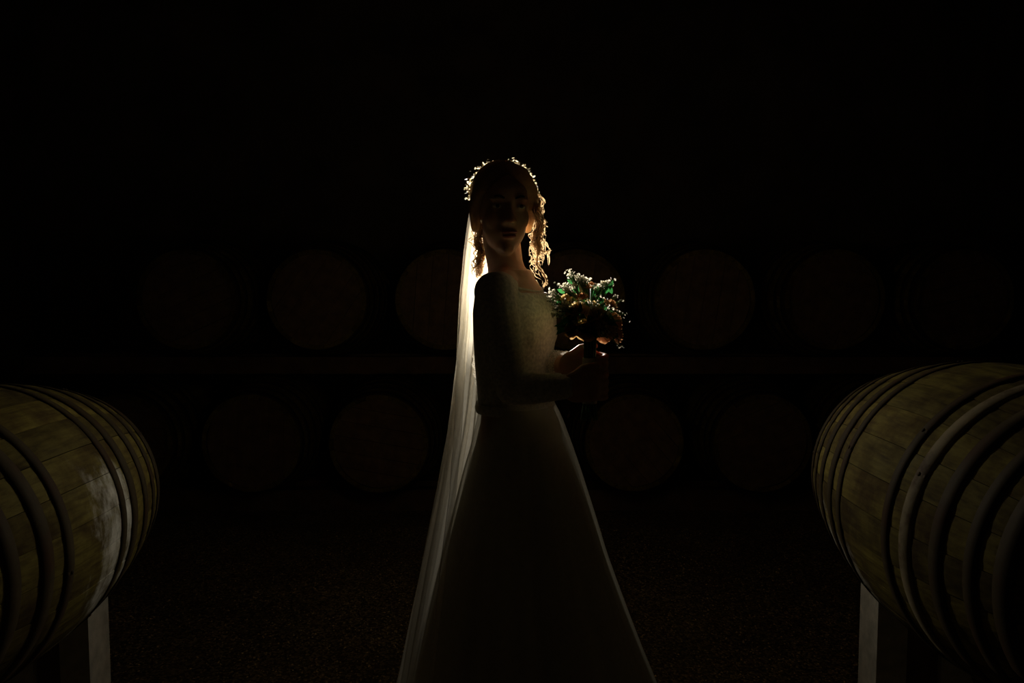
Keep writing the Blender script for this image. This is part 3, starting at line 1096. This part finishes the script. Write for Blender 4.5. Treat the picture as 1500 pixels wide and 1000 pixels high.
def blossom(bm, c, nrm, r):
    u, v = frame_for(nrm)
    m = bm.verts.new(c - nrm * r * .25)
    a0 = random.uniform(0, 6)
    for k in range(5):
        a = a0 + 2 * PI * k / 5
        d = u * math.cos(a) + v * math.sin(a)
        s = u * -math.sin(a) + v * math.cos(a)
        p1 = bm.verts.new(c + d * r * .6 + s * r * .42 + nrm * r * .15)
        p2 = bm.verts.new(c + d * r * 1.05 + nrm * r * .3)
        p3 = bm.verts.new(c + d * r * .6 - s * r * .42 + nrm * r * .15)
        bm.faces.new((m, p1, p2, p3))
def sprig(px, py, d, nb, spread, mat='petal_white', name='flower_sprig', rb=(.0028, .0046)):
    top = P(px, py, 1.905 + d)
    root = top + (BC - top).normalized() * min(.04, (BC - top).length * .6)
    bm = bmesh.new()
    heads = []
    for i in range(int(nb * (1.6 if px < 897 else 1))):
        q = top + Vector((random.gauss(0, spread), random.gauss(0, spread), random.gauss(0, spread * .75)))
        heads.append(q)
        add_tube(bm, [root, root.lerp(q, .5) + Vector((0, 0, .003)), q], .0006, 4, False)
    add_tube(bm, stem_to(root), .0012, 5, False)
    st = bchild(name, bm, M['stem'])
    bm = bmesh.new()
    for q in heads:
        nn = ((q - BC).normalized() + Vector((random.gauss(0, .5), random.gauss(0, .5), random.gauss(0, .4)))).normalized()
        blossom(bm, q, nn, random.uniform(*rb) * (.62 if px > 897 else 1))
    bmesh.ops.translate(bm, verts=bm.verts, vec=-BO)
    build('blossoms', bm, M[mat], st)
SPR = [(838, 402, .0, 20, .0075), (846, 407, .01, 14, .006), (857, 411, .0, 22, .008), (852, 408, -.01, 10, .006), (828, 421, .0, 26, .009), (834, 424, -.02, 12, .006),
       (811, 432, .01, 22, .008), (806, 437, .02, 12, .006), (814, 444, .0, 14, .006), (818, 455, -.03, 24, .009), (824, 450, -.04, 22, .008), (832, 446, -.05, 14, .007), (820, 460, -.02, 14, .006),
       (842, 418, -.01, 10, .005), (880, 419, .0, 12, .006), (884, 415, .0, 8, .004), (891, 413, .0, 12, .006), (870, 422, -.01, 8, .005), (898, 416, .02, 5, .004),
       (903, 434, .01, 5, .003), (909, 440, .01, 5, .003), (906, 456, .0, 3, .006), (916, 462, .0, 4, .007), (918, 470, .0, 3, .006), (907, 508, .0, 5, .006), (912, 500, .0, 4, .008),
       (880, 436, -.01, 5, .005), (852, 440, -.04, 8, .007), (870, 448, -.05, 10, .012), (888, 456, -.05, 10, .014), (850, 480, -.08, 10, .014), (880, 478, -.07, 10, .012), (834, 474, -.05, 8, .009)]
for a in SPR: sprig(*a)

def rose(px, py, d, R, mat):
    c = P(px, py, 1.905 + d)
    ax = (c - BC); ax = (ax.normalized() + Vector((0, 0, .5))).normalized()
    u, v = frame_for(ax)
    bm = bmesh.new()
    for layer, (n, rr, h) in enumerate(((3, .22, .9), (4, .42, .85), (5, .66, .70), (6, .88, .50), (6, 1.0, .28))):
        for k in range(n):
            a0 = 2 * PI * (k + .37 * layer) / n
            rows = []
            for i in range(5):
                t = i / 4
                row = []
                for j in range(5):
                    w = (j / 4 - .5) * 2
                    a = a0 + w * PI / n * 1.25 * math.sin(PI * (.25 + .6 * t))
                    rad = R * rr * (.25 + .75 * math.sin(t * PI * .5)) * (1 + .10 * t * t * (1 - abs(w))) 
                    z = R * (h * t - .35) + .06 * R * math.sin(5 * w + k) - abs(w) * .10 * R * t
                    row.append(bm.verts.new(c + (u * math.cos(a) + v * math.sin(a)) * rad + ax * z))
                rows.append(row)
            for i in range(4):
                for j in range(4):
                    bm.faces.new((rows[i][j], rows[i][j + 1], rows[i + 1][j + 1], rows[i + 1][j]))
    r = bchild('rose', bm, M[mat])
    bm = bmesh.new(); add_tube(bm, stem_to(c - ax * R * .3), .0022, 6)
    bmesh.ops.translate(bm, verts=bm.verts, vec=-BO)
    build('stem', bm, M['stem'], r)
for a in ((829, 437, .0, .021, 'petal_cream'), (839, 433, .005, .017, 'petal_cream'), (860, 420, .0, .013, 'petal_peach'), (866, 415, .01, .008, 'petal_peach'), (844, 455, -.045, .030, 'petal_cream'), (853, 434, -.02, .016, 'petal_peach'),
          (876, 462, -.05, .030, 'petal_cream'), (862, 482, -.07, .028, 'petal_cream'), (893, 480, -.04, .026, 'petal_cream'), (838, 480, -.05, .022, 'petal_peach'), (895, 445, .0, .020, 'petal_peach'), (862, 450, .04, .030, 'petal_cream'), (880, 470, .06, .028, 'petal_peach'), (845, 475, .05, .026, 'petal_cream'), (885, 486, .05, .028, 'petal_peach'), (862, 484, .06, .030, 'petal_cream'), (900, 470, .04, .028, 'petal_peach'), (838, 482, .05, .024, 'petal_cream'), (905, 490, .02, .022, 'petal_peach')):
    rose(*a)
# one tall white bloom standing out of the top
bm = bmesh.new()
c = P(851, 427, 1.905)
for k in range(5):
    a = 2 * PI * k / 5
    o = Vector((math.cos(a) * .004, math.sin(a) * .004, 0))
    add_ribbon(bm, smooth_path([c + o * .5, c + o * 1.1 + Vector((0, 0, .014)), c + o * 1.4 + Vector((.002, 0, .030))], 8), .007, twist0=a)
bchild('tall_bloom', bm, M['petal_white'])

LEAF_ME = []
def leaf(px, py, d, L, W, dirv=None, droop=.2):
    py = min(py, 482)                                    # keep the foliage above the hands
    p0 = P(px, py, 1.905 + d)
    out = (p0 - BC).normalized()
    dv = (Vector(dirv) if dirv else out + Vector((random.gauss(0, .5), random.gauss(0, .5), random.gauss(.2, .4)))).normalized()
    side = dv.cross(Vector((random.gauss(0, .4), -1, random.gauss(0, .4)))).normalized()
    nn = side.cross(dv)
    bm = bmesh.new()
    rows = []
    for i in range(8):
        t = i / 7
        w = W * .5 * math.sin(PI * min(1, t ** .8 * .96 + .03))
        c = p0 + dv * (L * (t - .35)) + nn * (.10 * L * math.sin(PI * t)) - Vector((0, 0, droop * L * t * t))
        rows.append([bm.verts.new(c - side * w + nn * w * .25), bm.verts.new(c), bm.verts.new(c + side * w + nn * w * .25)])
    for a, b in zip(rows, rows[1:]):
        for j in range(2):
            bm.faces.new((a[j], a[j + 1], b[j + 1], b[j]))
    bchild('leaf', bm, M['leaf'])
for a in ((846, 424, .01, .034, .013), (842, 428, .0, .030, .012), (868, 428, .01, .036, .015), (872, 424, .02, .03, .012), (884, 428, .01, .040, .014), (888, 424, .0, .038, .013), (893, 418, .01, .032, .011), (895, 424, .02, .03, .012),
          (821, 445, .0, .026, .013), (824, 443, -.02, .026, .013), (823, 426, .01, .026, .011), (836, 414, .01, .024, .010), (880, 440, -.02, .036, .013), (876, 434, .01, .03, .012)):
    leaf(*a)
for i in range(40):      # foliage filling the front and underside
    a = random.uniform(0, 2 * PI); e = random.uniform(-1.4, -.3)
    leaf(862 + 38 * math.cos(a) * math.cos(e), 476 - 34 * math.sin(a) * math.cos(e), .08 * math.sin(e), random.uniform(.026, .042), random.uniform(.012, .018))
for i in range(70):      # and the side turned away from the camera
    a = random.uniform(0, 2 * PI); e = random.uniform(.05, 1.4)
    leaf(866 + 36 * math.cos(a) * math.cos(e), 480 - 32 * math.sin(a) * math.cos(e), .075 * math.sin(e), random.uniform(.03, .046), random.uniform(.016, .024))
# trailing greenery below
for x, y, L in ((907, 508, .04),):
    bm = bmesh.new()
    q = P(x, y, 1.90)
    add_tube(bm, smooth_path([BC + Vector((0, 0, -.03)), BC.lerp(q, .6) + Vector((.02, -.01, 0)), q], 12), .0012, 5)
    s = bchild('trailing_stem', bm, M['stem'])
    bm = bmesh.new()
    for k in range(3):
        blossom(bm, q + Vector((random.gauss(0, .004), 0, random.gauss(0, .004))), Vector((random.gauss(0, 1), .6, .3)).normalized(), .0035)
    bmesh.ops.translate(bm, verts=bm.verts, vec=-BO)
    build('blossoms', bm, M['petal_white'], s)
# bound stems and ribbon
for i in range(12):
    a = 2 * PI * i / 12
    o = Vector((math.cos(a), math.sin(a), 0))
    bm = bmesh.new()
    add_tube(bm, [HANDLE + o * r + Vector((0, 0, z)) for r, z in ((.019, -.115), (.0135, -.075), (.0125, -.03), (.0125, .035), (.0135, .085))] + [BC + o * .035], .0026, 6)
    bchild('stem', bm, M['stem'])
bm = bmesh.new()
add_tube(bm, [FOOT + Vector((0, 0, -.055 + .011 * i)) for i in range(11)], [.0175 + .0006 * (i % 2) for i in range(11)], 24, False)
bchild('ribbon_wrap', bm, M['ribbon'])
